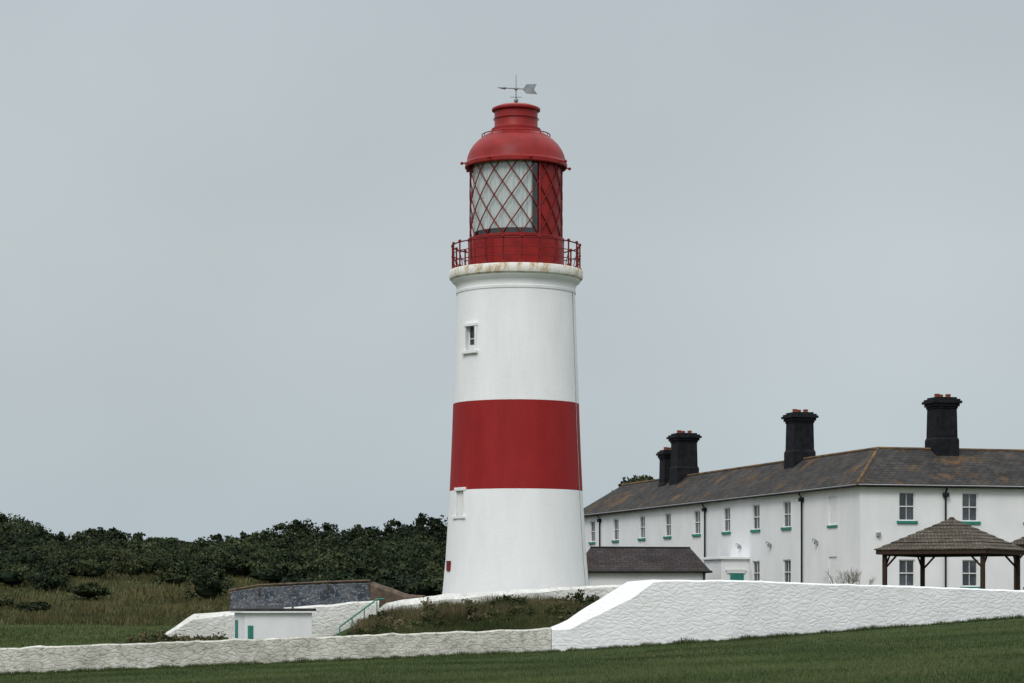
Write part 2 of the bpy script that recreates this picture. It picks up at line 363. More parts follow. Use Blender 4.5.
for _ in range(130):
    x=rng.uniform(-5.6,4.0); y=rng.uniform(88,94.2)
    h=rng.uniform(.15,.55)*(0.65+.6*math.sin(x*1.9+1)**2)
    p,t=crown_pts((x,y,gz(x,y)+h*.35),(.5,.45,h*.6),6,36,.4); P.append(p);T.append(np.clip(t+rng.uniform(-.2,.3),0,1))
for x,y,h in ((-.4,92.5,.7),(.3,92,.6),(2.6,93,.75),(1.7,93,.5),(3.1,92,.6)):
    p,t=crown_pts((x,y,gz(x,y)+h*.45),(.5,.5,h*.55),10,50,.36); P.append(p);T.append(t*.4)
for _ in range(45):
    x=rng.uniform(-14.2,-10.6); y=rng.uniform(90,93)
    p,t=crown_pts((x,y,gz(x,y)+.35),(.5,.45,.48),7,40,.4); P.append(p);T.append(t)
P=np.concatenate(P);T=np.concatenate(T)
bk=empty('bank_plants'); npmesh('leaves',leaf_quads(P,.11,.5),T,FH,4,bk)
n=22000; x=rng.uniform(-5.9,4.4,n); y=rng.uniform(90,94.3,n); z=gza(x,y); kk=.5+.5*np.sin(x*2.3+y)*np.sin(x*.9)
B=[blades(x,y,z,.28+.3*kk,.026)]; T=[np.clip(rng.normal(.62,.2,n)+.2*kk,0,1)]
n=30000; x=rng.uniform(-6.2,4.6,n); y=rng.uniform(84.8,92,n); B.append(blades(x,y,gza(x,y),.22,.028)); T.append(np.clip(rng.normal(.36,.17,n)+.12*np.sin(x*1.3),0,1))
n=9000; x=rng.uniform(-14.5,-10.4,n); y=rng.uniform(88,93.5,n); B.append(blades(x,y,gza(x,y),.5,.035)); T.append(np.clip(rng.normal(.7,.2,n),0,1))
npmesh('stalks',np.concatenate(B),np.concatenate(T),FH,3,bk)
B=[];T=[]
n=200000; y=33+52*rng.random(n)**1.1; x=rng.uniform(-1,1,n)*(y*.235)+0.5; k=y<wallY(x)-.15; x,y=x[k],y[k]
tn=.5+.22*np.sin(x*.9+y*.35)*np.sin(y*.6+1)+.2*np.sin(x*.31-y*.8)+.25*np.sin(x*.13+y*.21+2)
B.append(blades(x,y,gza(x,y),.065,.02)); T.append(np.clip(tn*.65+.18+rng.normal(0,.2,len(x)),0,1))
n=26000; x=rng.uniform(-24,27,n); y=wallY(x)-rng.gamma(1.5,.2,n)-.02
hn=np.array([noise.noise(Vector((a*.9,0,1)))+.6*noise.noise(Vector((a*3.1,0,4))) for a in x]); hs=np.clip(.12+.12*hn,.05,.3)
B.append(blades(x,y,gza(x,y),hs,.024)); T.append(np.clip(rng.normal(.32,.2,n),0,1))
n=25000; y=rng.uniform(96,120,n); x=-y*.235+rng.random(n)*(y*.235-9); B.append(blades(x,y,gza(x,y),.10,.045)); T.append(np.clip(rng.normal(.6,.2,n),0,1))
npmesh('grass',np.concatenate(B),np.concatenate(T),GR,3)
n=70000; y=rng.uniform(116,190,n); x=-y*.25+rng.random(n)*(y*.25-6); cl=np.sin(x*.8+y*.2)*np.sin(y*.33-x*.4)
npmesh('rough_grass',blades(x,y,gza(x,y),.30+.15*cl,.075),np.clip(rng.normal(.5,.18,n)+.2*cl,0,1),FR,3)
# ------------------------------------------------------------------ boundary walls
def wall(name,path,th,mat,step=.22,rough=.03,topj=.02):
    """path: (x,y,ztop,zbase,drop)"""
    pts=[]
    for a,c in zip(path[:-1],path[1:]):
        L=math.hypot(c[0]-a[0],c[1]-a[1]); k=max(1,int(L/step))
        for i in range(k): t=i/k; pts.append([a[j]+(c[j]-a[j])*t for j in range(5)])
    pts.append(list(path[-1])); vs=[]; m=9; n=len(pts)
    for i,p in enumerate(pts):
        a=pts[max(i-1,0)]; c=pts[min(i+1,n-1)]; d=Vector((c[0]-a[0],c[1]-a[1],0)).normalized(); nb=Vector((-d.y,d.x,0))
        zt=p[2]+topj*(noise.noise(Vector((p[0]*1.3,p[1],3)))*2+noise.noise(Vector((p[0]*4.7,p[1],9)))); zb=p[3]-.35; dr=p[4]; cb=min(.05+dr*.7,th*.75)
        H=zt-dr-zb
        sec=[(0,zb),(0,zb+H*.33),(0,zb+H*.6),(0,zb+H*.82),(0,zt-dr),(cb,zt),(th-.06,zt-.01),(th,zt-.08),(th,zb)]
        for j,(o,z) in enumerate(sec):
            q=Vector((p[0],p[1],z))+nb*o
            if 0<j<8: q+= nb*rough*noise.noise(q*2.1)*1.6
            vs.append(q)
    fs=[(i*m+j,(i+1)*m+j,(i+1)*m+(j+1)%m,i*m+(j+1)%m) for i in range(n-1) for j in range(m)]
    fs=[tuple(f) for f in fs]; fs.append(tuple(reversed(range(m)))); fs.append(tuple((n-1)*m+j for j in range(m)))
    mb=MB(); mb.add(vs,fs); return mb.obj(name,mat,None,True)
wall('low_stone_wall',[(-60,84,-2.3,-3.4,.05),(-18,84,-1.67,-2.62,.05),(1.36,84,-.98,-1.83,.05)],.6,WALLG,topj=.03)
wall('whitewashed_wall',[(1.38,83.93,-.95,-1.83,.10),(2.0,83.97,-.68,-1.76,.34),(4.15,84.25,.66,-1.63,.62),(4.95,84.4,.70,-1.6,.10),(5.3,84.45,.70,-1.6,.05),(7.8,84.92,.70,-1.42,.05),(19,89.9,.37,-.67,.05),(30,94.9,.5,-.1,.05),(60,100,1.4,.6,.05)],.75,WALLW,rough=.02,topj=.015)
wall('inner_wall',[(-6.25,94.9,-1.12,-2.0,.06),(-4.95,95,-.10,-1.4,.25),(-2.6,95,.24,-.8,.22),(3.1,95,.56,-.7,.10),(8.2,94.6,.78,-.5,.06)],.6,WALLM)
wall('enclosure_wall',[(-14.2,95.8,-1.62,-2.1,.06),(-12.65,96,-.56,-2.1,.22),(-11,96,-.43,-2.1,.16),(-7.6,96.2,-.2,-2.1,.08),(-5.3,96.4,.0,-1.5,.06)],.55,WALLM)
sr=empty('garden_steps')
mb=MB()
for i in range(7): mb.box(-7.0+i*.26,-5.7+i*.26,94.98+i*.16,96.2,-2.3+i*.001,-1.75+i*.2)
mb.obj('treads',WALLM,sr,bevel=.01)
hr=empty('handrail'); mb=MB()
mb.tube([(-6.75,94.75,-1.05),(-5.3,94.85,.03),(-5.0,94.9,.05)],.035,6)
for t in (0,.33,.66,1): 
    x=-6.75+1.45*t; mb.tube([(x,94.75+.1*t,-2.1+.9*t),(x,94.75+.1*t,-1.05+1.08*t)],.022,6)
mb.obj('rails',TEAL,hr,True)
wall('painted_mural_wall',[(-13.9,119,.38,-1.6,.05),(-12.4,118.5,.63,-1.6,.05),(-9,118,.78,-1.4,.05),(-6.9,118,.84,-1.2,.05)],.6,STONE)
wall('brown_stone_wall',[(-6.9,117.9,.88,-1.2,.18),(-5.2,117.5,.30,-.9,.18),(-4.2,117,.18,-.8,.12)],.6,COPE)
mb=MB(); mb.tube([(-13.9,118.9,.47),(-12.4,118.4,.72),(-9,117.95,.88),(-6.9,117.9,.95)],.06,5); 
for x,y,z in ((-13.9,118.9,.4),(-12.4,118.4,.66),(-10.7,118.2,.73),(-9,117.95,.8),(-7,117.9,.86)): mb.tube([(x,y,z-.5),(x,y,z+.07)],.04,5)
fr=empty('timber_rail'); mb.obj('rail',COPE,fr)
# ------------------------------------------------------------------ lighthouse
lc=(.19,113.0); S=21.4
LH=empty('lighthouse',(lc[0],lc[1],0))
def zz(y): return (600-y)/21.55
def rr(p): return p/S
mb=MB()
prof=[(76.5,612),(75,600),(73.4,590),(70.6,560),(68.2,520),(66.5,490.7),(65.1,460),(63.9,430),(63.0,403),(61.5,360),(60.2,320),(59.2,293),(59.9,292.5),(60.1,290),(59.4,289.5),(59.4,286),(61,283),(64,280.5),(64.5,279)]
mb.lathe([(rr(p),zz(y)) for p,y in prof],128)
tw=mb.obj('tower_shaft',[W,R],LH,True)
def az(px,rad): return math.asin((px-516.5)/rad)
wins=[(az(471.5,61.2),rr(61.2),zz(341),.62,1.12),(az(461.5,66.5),rr(66.5),zz(504),.62,1.15)]
cut=MB()
for a,r,z,w,h in wins:
    C=Vector((math.sin(a)*r,-math.cos(a)*r,z)); 
    cut.box(C.x-w/2,C.x+w/2,C.y-.6,C.y+.42,z-h/2,z+h/2,a,(C.x,C.y))
co=cut.obj('cutter',DARK,LH)
bo=tw.modifiers.new('b','BOOLEAN'); bo.operation='DIFFERENCE'; bo.object=co; bo.solver='EXACT'
bpy.context.view_layer.update()
dg=bpy.context.evaluated_depsgraph_get()
nm=bpy.data.meshes.new_from_object(tw.evaluated_get(dg)); tw.modifiers.clear(); tw.data=nm
bpy.data.objects.remove(co)
nm.materials.clear(); nm.materials.append(W); nm.materials.append(R)
for p in nm.polygons:
    p.material_index=1 if zz(490.8)<p.center.z<zz(402.9) else 0
nm.set_sharp_from_angle(angle=math.radians(32))
fr_=MB(); pn=MB(); sh=MB()
for k,(a,r,z,w,h) in enumerate(wins):
    C=(math.sin(a)*r,-math.cos(a)*r)
    def bx(m,u0,u1,d0,d1,z0,z1): m.box(C[0]+u0,C[0]+u1,C[1]+d0,C[1]+d1,z0,z1,a,C)
    t=.11
    bx(fr_,-w/2-t,-w/2+.003,-.04,.15,z-h/2-.0,z+h/2); bx(fr_,w/2-.003,w/2+t,-.04,.15,z-h/2,z+h/2)
    bx(fr_,-w/2-t-.03,w/2+t+.03,-.06,.15,z+h/2,z+h/2+.15); bx(fr_,-w/2-t-.08,w/2+t+.08,-.14,.15,z-h/2-.14,z-h/2)
    if k==0:
        bx(pn,-w/2,w/2,.25,.28,z-h/2,z+h/2)
        bx(fr_,-w/2,-w/2+.05,.19,.24,z-h/2,z+h/2); bx(fr_,w/2-.05,w/2,.19,.24,z-h/2,z+h/2); bx(fr_,-w/2+.05,w/2-.05,.19,.24,z-.02,z+.02); bx(fr_,-w/2+.05,w/2-.05,.19,.24,z-h/2,z-h/2+.05)
        bx(sh,-w/2+.05,w/2-.05,.2,.235,z-h/2+.05,z-.28)
    else:
        bx(sh,-w/2,w/2,.10,.14,z-h/2,z+h/2); bx(fr_,-.02,.02,.07,.099,z-h/2,z+h/2)
fr_.obj('window_surrounds',W,LH,bevel=.015); pn.obj('window_panes',GL,LH); sh.obj('window_shutters',TR,LH)
mb=MB(); mb.lathe([(rr(64.3),zz(279.1)),(rr(66.3),zz(277.5)),(rr(66.8),zz(276)),(rr(66.8),zz(270)),(rr(66.2),zz(269)),(rr(40),zz(269))],128)
mb.obj('gallery_slab',SL,LH,True)
mb=MB(); mb.lathe([(rr(47.5),zz(269)),(rr(47.5),zz(240)),(rr(48.3),zz(239.5)),(rr(48.3),zz(237)),(rr(46),zz(236.5)),(rr(30),zz(236.5))],96)
mb.obj('lantern_murette',RM,LH,True)
mb=MB()
for i in range(12):
    a=2*math.pi*i/12; q=rr(47.55); mb.box(math.sin(a)*q-.025,math.sin(a)*q+.025,-math.cos(a)*q-.02,-math.cos(a)*q+.02,zz(268.9),zz(240),a)
mb.obj('murette_ribs',RM,LH)
a28=math.radians(30)
mb=MB(); mb.lathe([(rr(45.3),zz(236.6)),(rr(45.3),zz(160))],60,0,0,a28,math.radians(170)); mb.obj('lantern_blank_panels',RM,LH,True)
mb=MB(); mb.lathe([(rr(45.1),zz(236.6)),(rr(45.1),zz(160))],90,0,0,math.radians(170),2*math.pi+a28); mb.obj('lantern_glass',CLR,LH,True)
mb=MB(); mb.lathe([(rr(42.5),zz(231)),(rr(42.7),zz(160))],360,0,0,math.radians(176),2*math.pi+math.radians(22),wob=.02); mb.obj('curtain',CURT,LH,True)
mb=MB(); mb.lathe([(rr(34),zz(236)),(rr(34),zz(161))],40); mb.obj('lamp_room_core',DGREY,LH,True)
mb=MB(); g0,g1=zz(237),zz(160)
for i in range(16):
    for sgn in (1,-1):
        a0=2*math.pi*i/16+.1
        mb.tube([(rr(46.1)*math.sin(a0+sgn*t*1.18),-rr(46.1)*math.cos(a0+sgn*t*1.18),g0+(g1-g0)*t) for t in np.linspace(0,1,22)],.030,5,cap=False)
mb.ring(rr(46.2),zz(161),.05,72)
mb.obj('lattice_bars',RD,LH,True)
mb=MB()
for a in (a28,math.radians(170)):
    mb.tube([(rr(46.4)*math.sin(a),-rr(46.4)*math.cos(a),g0),(rr(46.4)*math.sin(a),-rr(46.4)*math.cos(a),g1)],.05,6)
mb.obj('lantern_standards',RM,LH,True)
mb=MB(); prof=[(46,160.5),(50.2,166),(51.2,165),(51.2,161.5),(50,160.5),(49.4,159),(48.6,154),(46.2,148),(42.5,142.5),(37.5,137.5),(31.5,133),(26.5,130),(24.6,128.6),(24.6,126),(22.5,125.5),(21.6,124),(21.6,109),(22.6,108.6),(24.2,107.6),(24.2,105.6),(22.5,104.6),(18,102.8),(11,101.4),(3,100.8),(.05,100.6)]
mb.lathe([(rr(p),zz(y)) for p,y in prof],96); mb.obj('dome_roof',RM,LH,True)
mb=MB()
mb.ring(rr(34),zz(132.2),.026,64); 
for i in range(16):
    a=2*math.pi*i/16; q=rr(34); mb.tube([(q*math.sin(a),-q*math.cos(a),zz(136)),(q*math.sin(a),-q*math.cos(a),zz(132))],.018,5)
for i in range(8):
    a=2*math.pi*(i+.35)/8; q=rr(50); q2=rr(56); mb.tube([(q*math.sin(a),-q*math.cos(a),zz(162)),(q2*math.sin(a),-q2*math.cos(a),zz(163))],.035,5); mb.ball(q2*math.sin(a),-q2*math.cos(a),zz(163),.075)
mb.ring(rr(22.5),zz(116),.02,48)
mb.obj('roof_fittings',RM,LH,True)
mb=MB(); q=rr(63.8)
for z,r in ((244,.032),(252.5,.022),(261,.022)): mb.ring(q,zz(z),r,96)
for i in range(22):
    a=2*math.pi*(i+.3)/22; x,y=q*math.sin(a),-q*math.cos(a)
    mb.tube([(x,y,zz(268.9)),(x,y,zz(244))],.036,6); mb.ball(x,y,zz(243),.075); mb.ball(x,y,zz(254),.055); mb.lathe([(.09,zz(269)),(.09,zz(267.5)),(.05,zz(266))],8,x,y)
    mb.tube([(x*.94,y*.94,zz(268.9)),(x,y,zz(254))],.02,5)
mb.obj('gallery_railing',RD,LH,True)
mb=MB(); V0=.16
mb.tube([(0,0,zz(101.5)),(0,0,zz(74)+V0)],.035,6,.015); mb.ball(0,0,zz(97),.11); mb.ball(0,0,zz(88.5)+V0,.09)
c_=math.cos(.25); s_=math.sin(.25)
def vp(u,z): return (u*c_,u*s_,z+V0)
mb.tube([vp(-.62,zz(88.3)),vp(.45,zz(88.3))],.028,6); mb.ball(*vp(-.55,zz(88.3)),.075)
mb.tube([vp(-.9,zz(88.3)),vp(-.6,zz(88.3))],.01,6,.07)
def plate(poly,t=.02):
    vs=[];n=len(poly)
    for d in (-t,t): vs+=[(u*c_-d*s_,u*s_+d*c_,z+V0) for u,z in poly]
    fs=[tuple(reversed(range(n))),tuple(range(n,2*n))]+[(i,(i+1)%n,n+(i+1)%n,n+i) for i in range(n)]; mb.add(vs,fs)
plate([(.32,zz(88.6)),(.5,zz(83.6)),(1.0,zz(82.6)),(.86,zz(88.3)),(1.02,zz(93)),(.5,zz(92.6))])
for a in (0,math.pi/2): mb.tube([(-.26*math.cos(a),-.26*math.sin(a),zz(93.5)),(.26*math.cos(a),.26*math.sin(a),zz(93.5))],.018,5)
mb.obj('weather_vane',GALV,LH)
mb=MB(); a=math.asin(.94)
mb.tube([((rr(p)+.012)*math.sin(a),-(rr(p)+.012)*math.cos(a),zz(y)) for p,y in [(76.5,612),(73.4,590),(70.6,560),(68.2,520),(66.5,489),(63.9,430),(61.5,360),(59.4,292)]],.014,5)
mb.obj('lightning_conductor',CABLE,LH)
a=math.asin(-.93); q=rr(71.6); mb=MB(); C=(q*math.sin(a),-q*math.cos(a)); mb.box(C[0]-.2,C[0]+.2,C[1]-.05,C[1]+.02,zz(571),zz(561),a,C); mb.obj('notice_plate',RD,LH)
# ------------------------------------------------------------------ houses
def opening_wall(mb,P0,d,nrm,L,z0,z1,ops,depth=.14):
    d=Vector(d);nrm=Vector(nrm);P0=Vector(P0)
    us=sorted({0,L,*[o[0] for o in ops],*[o[1] for o in ops]}); zs=sorted({z0,z1,*[o[2] for o in ops],*[o[3] for o in ops]})
    Pt=lambda u,z,o=0: P0+d*u+Vector((0,0,z))-nrm*o
    flip=d.cross(Vector((0,0,1))).dot(nrm)<0
    def q(a,b,c,e): mb.add([a,b,c,e],[(3,2,1,0) if flip else (0,1,2,3)])
    for i in range(len(us)-1):
        for j in range(len(zs)-1):
            u=(us[i]+us[i+1])/2; z=(zs[j]+zs[j+1])/2
            if any(o[0]<u<o[1] and o[2]<z<o[3] for o in ops): continue
            q(Pt(us[i],zs[j]),Pt(us[i+1],zs[j]),Pt(us[i+1],zs[j+1]),Pt(us[i],zs[j+1]))
    for u0,u1,a,b in [o[:4] for o in ops]:
        q(Pt(u0,a),Pt(u0,a,depth),Pt(u0,b,depth),Pt(u0,b))
        q(Pt(u1,a,depth),Pt(u1,a),Pt(u1,b),Pt(u1,b,depth))
        q(Pt(u0,b),Pt(u0,b,depth),Pt(u1,b,depth),Pt(u1,b)); q(Pt(u0,a,depth),Pt(u0,a),Pt(u1,a),Pt(u1,a,depth))
hrot=math.atan2(.272,.962)
H=empty('white_cottage_row',(18,125,0),hrot)
wl=MB(); fm=MB(); gs=MB(); sl=MB(); blank=MB()
def dbox(m,P0,d,nrm,u0,u1,z0,z1,o0,o1):
    P0=Vector(P0);d=Vector(d);nrm=Vector(nrm)
    vs=[P0+d*u+Vector((0,0,z))-nrm*o for z in (z0,z1) for u,o in ((u0,o0),(u1,o0),(u1,o1),(u0,o1))]
    m.add(vs,[(3,2,1,0),(4,5,6,7),(0,1,5,4),(1,2,6,5),(2,3,7,6),(3,0,4,7)])
def window(P0,d,nrm,uc,za,zb,w=1.0,kind='sash'):
    u0,u1=uc-w/2,uc+w/2
    if kind=='blank':
        dbox(blank,P0,d,nrm,u0,u1,za,zb,.06,.1); return
    dbox(gs,P0,d,nrm,u0,u1,za,zb,.125,.14)
    t=.06
    dbox(fm,P0,d,nrm,u0,u0+t,za,zb,.06,.122); dbox(fm,P0,d,nrm,u1-t,u1,za,zb,.06,.122)
    dbox(fm,P0,d,nrm,u0+t,u1-t,zb-t,zb,.06,.122); dbox(fm,P0,d,nrm,u0+t,u1-t,za,za+t,.06,.122)
    zm=(za+zb)/2; dbox(fm,P0,d,nrm,u0+t,u1-t,zm-.025,zm+.025,.055,.12); dbox(fm,P0,d,nrm,uc-.013,uc+.013,za+t,zm-.025,.095,.12); dbox(fm,P0,d,nrm,uc-.013,uc+.013,zm+.025,zb-t,.095,.12)
    dbox(sl,P0,d,nrm,u0-.12,u1+.12,za-.15,za-.002,-.09,.05)
lt=[9.95,14.6,19.3,24.4,29.75,34.8,40.3,45.5]
ops=[];P0=(0,0,0);d=(0,1,0);nn=(-1,0,0)
for t in lt:
    w=1.15; ops.append((t-w/2,t+w/2,4.05,5.5)); window(P0,d,nn,t,4.05,5.5,w)
    ops.append((t-w/2,t+w/2,.85,2.25)); window(P0,d,nn,t,.85,2.25,w)
for za,zb in ((4.0,5.5),(.85,2.3)):
    ops.append((3.0,4.1,za,zb)); window(P0,d,nn,3.55,za,zb,1.1,'blank')
dbox(sl,P0,d,nn,2.9,4.2,3.85,3.97,-.07,.03)
opening_wall(wl,P0,d,nn,49.5,-.6,5.95,ops)
ops=[];d=(1,0,0);nn=(0,-1,0)
for t in (2.64,6.24,9.9,13.6):
    w=.92; ops.append((t-w/2,t+w/2,4.12,5.62)); window(P0,d,nn,t,4.12,5.62,w)
    ops.append((t-w/2,t+w/2,.7,2.1)); window(P0,d,nn,t,.7,2.1,w)
opening_wall(wl,P0,d,nn,18,-.6,5.95,ops)
wl.poly([(5.12,7,-.6),(5.12,49.5,-.6),(5.12,49.5,5.95),(5.12,7,5.95)]); wl.poly([(0,49.5,-.6),(0,49.5,5.95),(5.12,49.5,5.95),(5.12,49.5,-.6)])
wl.poly([(18,0,-.6),(18,7,-.6),(18,7,5.95),(18,0,5.95)]); wl.poly([(5.12,7,-.6),(5.12,7,5.95),(18,7,5.95),(18,7,-.6)])
wl.obj('walls',HW,H); fm.obj('window_frames',TR,H); gs.obj('window_panes',GL,H); sl.obj('window_sills',TEAL,H,bevel=.01); blank.obj('blind_windows',TR,H)
e=.28; ZE=6.0; ZR=8.1; A=(2.56,3.43,ZR); Bp=(2.56,46.6,ZR); Cp=(14.9,3.43,ZR)
rf=MB()
rf.poly([(-e,49.8,ZE),(-e,-e,ZE),A,Bp],(0,1,0)); rf.poly([(-e,-e,ZE),(18.3,-e,ZE),Cp,A],(1,0,0))
rf.poly([(5.4,7.1,ZE),(5.4,49.8,ZE),Bp,A],(0,1,0)); rf.poly([(18.3,7.1,ZE),(5.4,7.1,ZE),A,Cp],(1,0,0))
rf.poly([(5.4,49.8,ZE),(-e,49.8,ZE),Bp],(1,0,0)); rf.poly([(18.3,-e,ZE),(18.3,7.1,ZE),Cp],(0,1,0))
rf.obj('slate_roof',SLATE,H,solid=.07)
mb=MB(); mb.tube([A,Bp],.09,6); mb.tube([A,Cp],.09,6); mb.tube([(-e,-e,ZE+.02),A],.085,6); mb.obj('ridge_tiles',simple('ridge_tile',(.05,.045,.04),(.20,.11,.035),1.2,.9,.4),H)
mb=MB(); mb.tube([(-e-.04,-e,ZE-.10),(-e-.04,49.8,ZE-.10)],.07,6); mb.tube([(-e,-e-.04,ZE-.10),(18.3,-e-.04,ZE-.10)],.07,6)
for t in (7.6,22.8,43.6): mb.tube([(-e,t,ZE-.12),(-.09,t,ZE-.42),(-.09,t,-.3)],.055,6); mb.box(-.24,-.02,t-.14,t+.14,ZE-.62,ZE-.4)
mb.tube([(4.8,-e,ZE-.12),(4.8,-.09,ZE-.42),(4.8,-.09,-.3)],.055,6); mb.box(4.66,4.94,-.24,-.02,ZE-.62,ZE-.4)
mb.obj('gutters_and_downpipes',PIPE,H)
mb=MB(); mb.box(-e,5.12+e,-e,49.8,ZE-.06,ZE-.012); mb.box(5.42,18.3,-e,7.1,ZE-.06,ZE-.012); mb.obj('soffit',TR,H)
ch=MB(); pots=MB()
def chimney(x,y,w,zt,l=None):
    l=l or w; z0=6.9
    ch.box(x-w*.55,x+w*.55,y-l*.55,y+l*.55,z0,zt-2.3)
    ch.box(x-w*.55,x+w*.55,y-l*.55,y+l*.55,zt-2.298,zt-2.15,top=.91)
    ch.box(x-w/2,x+w/2,y-l/2,y+l/2,zt-2.15,zt-.52,top=.95)
    for k,(s,a,b_) in enumerate(((.51,.62,.50),(.57,.498,.34),(.65,.338,.2),(.59,.198,.10),(.48,.098,.0))): ch.box(x-w*s,x+w*s,y-l*s,y+l*s,zt-a,zt-b_)
    for dx,dy in ((-.28,-.1),(.02,.2),(.26,-.05)):
        pots.lathe([(.15,zt-.05),(.13,zt+.10),(.15,zt+.12),(.15,zt+.18),(.10,zt+.19)],12,x+dx*w,y+dy*l)
chimney(2.56,10.8+3.43,1.27,10.8); chimney(2.56,30.4+3.43,1.4,10.9,1.4); chimney(2.56+3.73,3.43,1.25,10.88); chimney(2.4,36.2,1.1,9.95)
ch.obj('chimney_stacks',BLK,H,bevel=.015); pots.obj('chimney_pots',POT,H,True)
mb=MB(); mb.box(-1.7,.0,15.7,18.6,-.6,2.35); mb.box(-1.85,-.0,15.55,18.75,2.352,2.5); mb.obj('porch',HW,H,bevel=.02)
mb=MB(); mb.box(-1.15,-.35,15.64,15.697,-.5,1.55); mb.obj('porch_door',TEAL,H)
mb=MB(); mb.box(-1.38,-.27,15.62,15.66,1.56,1.68); mb.box(-1.45,-.2,15.6,15.69,1.69,1.78); mb.obj('porch_canopy',TR,H)
mb=MB()
for t in (5.6,12.3,17.0,27): mb.box(-.18,-.0,t-.1,t+.1,3.0,3.18); mb.tube([(-.05,t,3.2),(-.28,t,3.3),(-.3,t,3.15)],.03,5)
mb.box(.9,1.1,-.16,0,3.3,3.5)
mb.obj('wall_lamps',GALV,H)
O=empty('slate_roofed_outbuilding',(7.5,139,0),math.radians(2))
mb=MB(); mb.box(-3.6,3.4,-2.1,2.1,-.6,1.68); mb.obj('walls',HW,O)
mb=MB(); a,b_=(-3.0,0,3.02),(2.75,0,3.0)
mb.poly([(-3.85,-2.35,1.66),(3.65,-2.35,1.66),b_,a],(1,0,0)); mb.poly([(3.65,2.35,1.66),(-3.85,2.35,1.66),a,b_],(1,0,0)); mb.poly([(3.65,-2.35,1.66),(3.65,2.35,1.66),b_],(0,1,0)); mb.poly([(-3.85,2.35,1.66),(-3.85,-2.35,1.66),a],(0,1,0))
mb.obj('slate_roof',SLATE2,O,solid=.06)
mb=MB(); mb.tube([a,b_],.07,6); mb.tube([(-3.9,-2.4,1.6),(3.7,-2.4,1.6)],.07,6); mb.tube([(3.7,-2.4,1.6),(3.7,2.4,1.6)],.07,6); mb.tube([(3.3,-2.16,1.6),(3.3,-2.16,-.5)],.05,6); mb.tube([(-3.3,-2.16,1.6),(-3.3,-2.16,-.5)],.05,6)
mb.obj('gutter_and_ridge',PIPE,O)
Hu=empty('white_flat_roofed_hut',(-9.05,91.3,0),math.radians(18))
mb=MB(); mb.box(-1.25,1.3,-1.0,1.0,-2.4,-.42); mb.obj('walls',HW,Hu,bevel=.02)
mb=MB(); mb.box(-1.38,1.43,-1.13,1.13,-.418,-.32); mb.obj('flat_roof',FELT,Hu)
mb=MB(); mb.box(-1.39,1.44,-1.14,1.14,-.48,-.419); mb.obj('fascia',TR,Hu)
mb=MB(); mb.box(-1.29,-1.252,.3,.7,-2.3,-.75); mb.box(-1.15,-.95,-1.03,-1.002,-2.3,-.95); mb.obj('doors',TEAL,Hu)
mb=MB(); mb.box(-.6,.5,.2,.9,-.318,-.2,top=.9); mb.tube([(.9,.5,-.34),(.9,.5,-.05)],.04,6); mb.obj('roof_vents',DGREY,Hu)
def gazebo(name,x,y,rot,zb,ze,za,R_):
    G=empty(name,(x,y,0),rot)
    s=R_/math.sqrt(2); e=(R_+.36)/math.sqrt(2)
    mb=MB()
    cs=[(-s,-s),(s,-s),(s,s),(-s,s)]
    for cx,cy in cs:
        mb.box(cx-.085,cx+.085,cy-.085,cy+.085,zb,ze-.03)
        for ax,ay in ((-math.copysign(.55,cx),0),(0,-math.copysign(.55,cy))):
            mb.tube([(cx,cy,ze-.75),(cx+ax,cy+ay,ze-.18)],.05,4)
    for i in range(4):
        a,c=cs[i],cs[(i+1)%4]; 
        if i%2==0: mb.box(min(a[0],c[0])-.1,max(a[0],c[0])+.1,a[1]-.06,a[1]+.06,ze-.2,ze-.02)
        else: mb.box(a[0]-.055,a[0]+.055,min(a[1],c[1])+.07,max(a[1],c[1])-.07,ze-.19,ze-.025)
    mb.obj('posts_and_beams',WOOD,G,bevel=.008)
    mb=MB()
    t=.05
    mb.box(-e,e,-e-t,-e,ze-.14,ze+.06); mb.box(-e,e,e,e+t,ze-.14,ze+.06); mb.box(-e-t,-e,-e,e,ze-.138,ze+.058); mb.box(e,e+t,-e,e,ze-.138,ze+.058)
    mb.obj('fascia_boards',WOOD,G)
    mb=MB(); n=9
    for k in range(n):
        f0,f1=1-k/n,1-(k+1)/n; q0,q1=e*f0+.10,max(e*f1+.06,.06); z0=ze+.07+(za-ze-.1)*k/n+.02; z1=ze+.07+(za-ze-.1)*(k+1)/n
        c0=[(-q0,-q0),(q0,-q0),(q0,q0),(-q0,q0)]; c1=[(-q1,-q1),(q1,-q1),(q1,q1),(-q1,q1)]
        for i in range(4):
            j=(i+1)%4; ud=(c0[j][0]-c0[i][0],c0[j][1]-c0[i][1],0)
            mb.poly([(*c0[i],z0),(*c0[j],z0),(*c1[j],z1),(*c1[i],z1)],ud)
            mb.poly([(*c0[i],z0-.045),(*c0[j],z0-.045),(*c0[j],z0),(*c0[i],z0)],ud)
    mb.obj('shingle_roof',SHING,G)
    mb=MB(); mb.box(-.14,.14,-.14,.14,za-.06,za+.05,top=.4); mb.obj('finial',WOOD,G)
    return G
gazebo('timber_gazebo',19.1,105,math.radians(45+14),-.1,2.1,3.55,3.12)
gazebo('timber_gazebo',26.2,112,math.radians(45+10),-.1,2.5,3.95,3.0)
bs=empty('bare_shrub',(13.6,96,gz(13.6,96))); mb=MB()
def br(p,d,l,r,k):
    q=p+d*l; mb.tube([p,q],r,4,r*.6,cap=False)
    if k:
        for _ in range(3):
            dd=(d+Vector((random.gauss(0,.38),random.gauss(0,.38),random.gauss(.05,.2)))).normalized(); br(q,dd,l*random.uniform(.6,.85),r*.62,k-1)
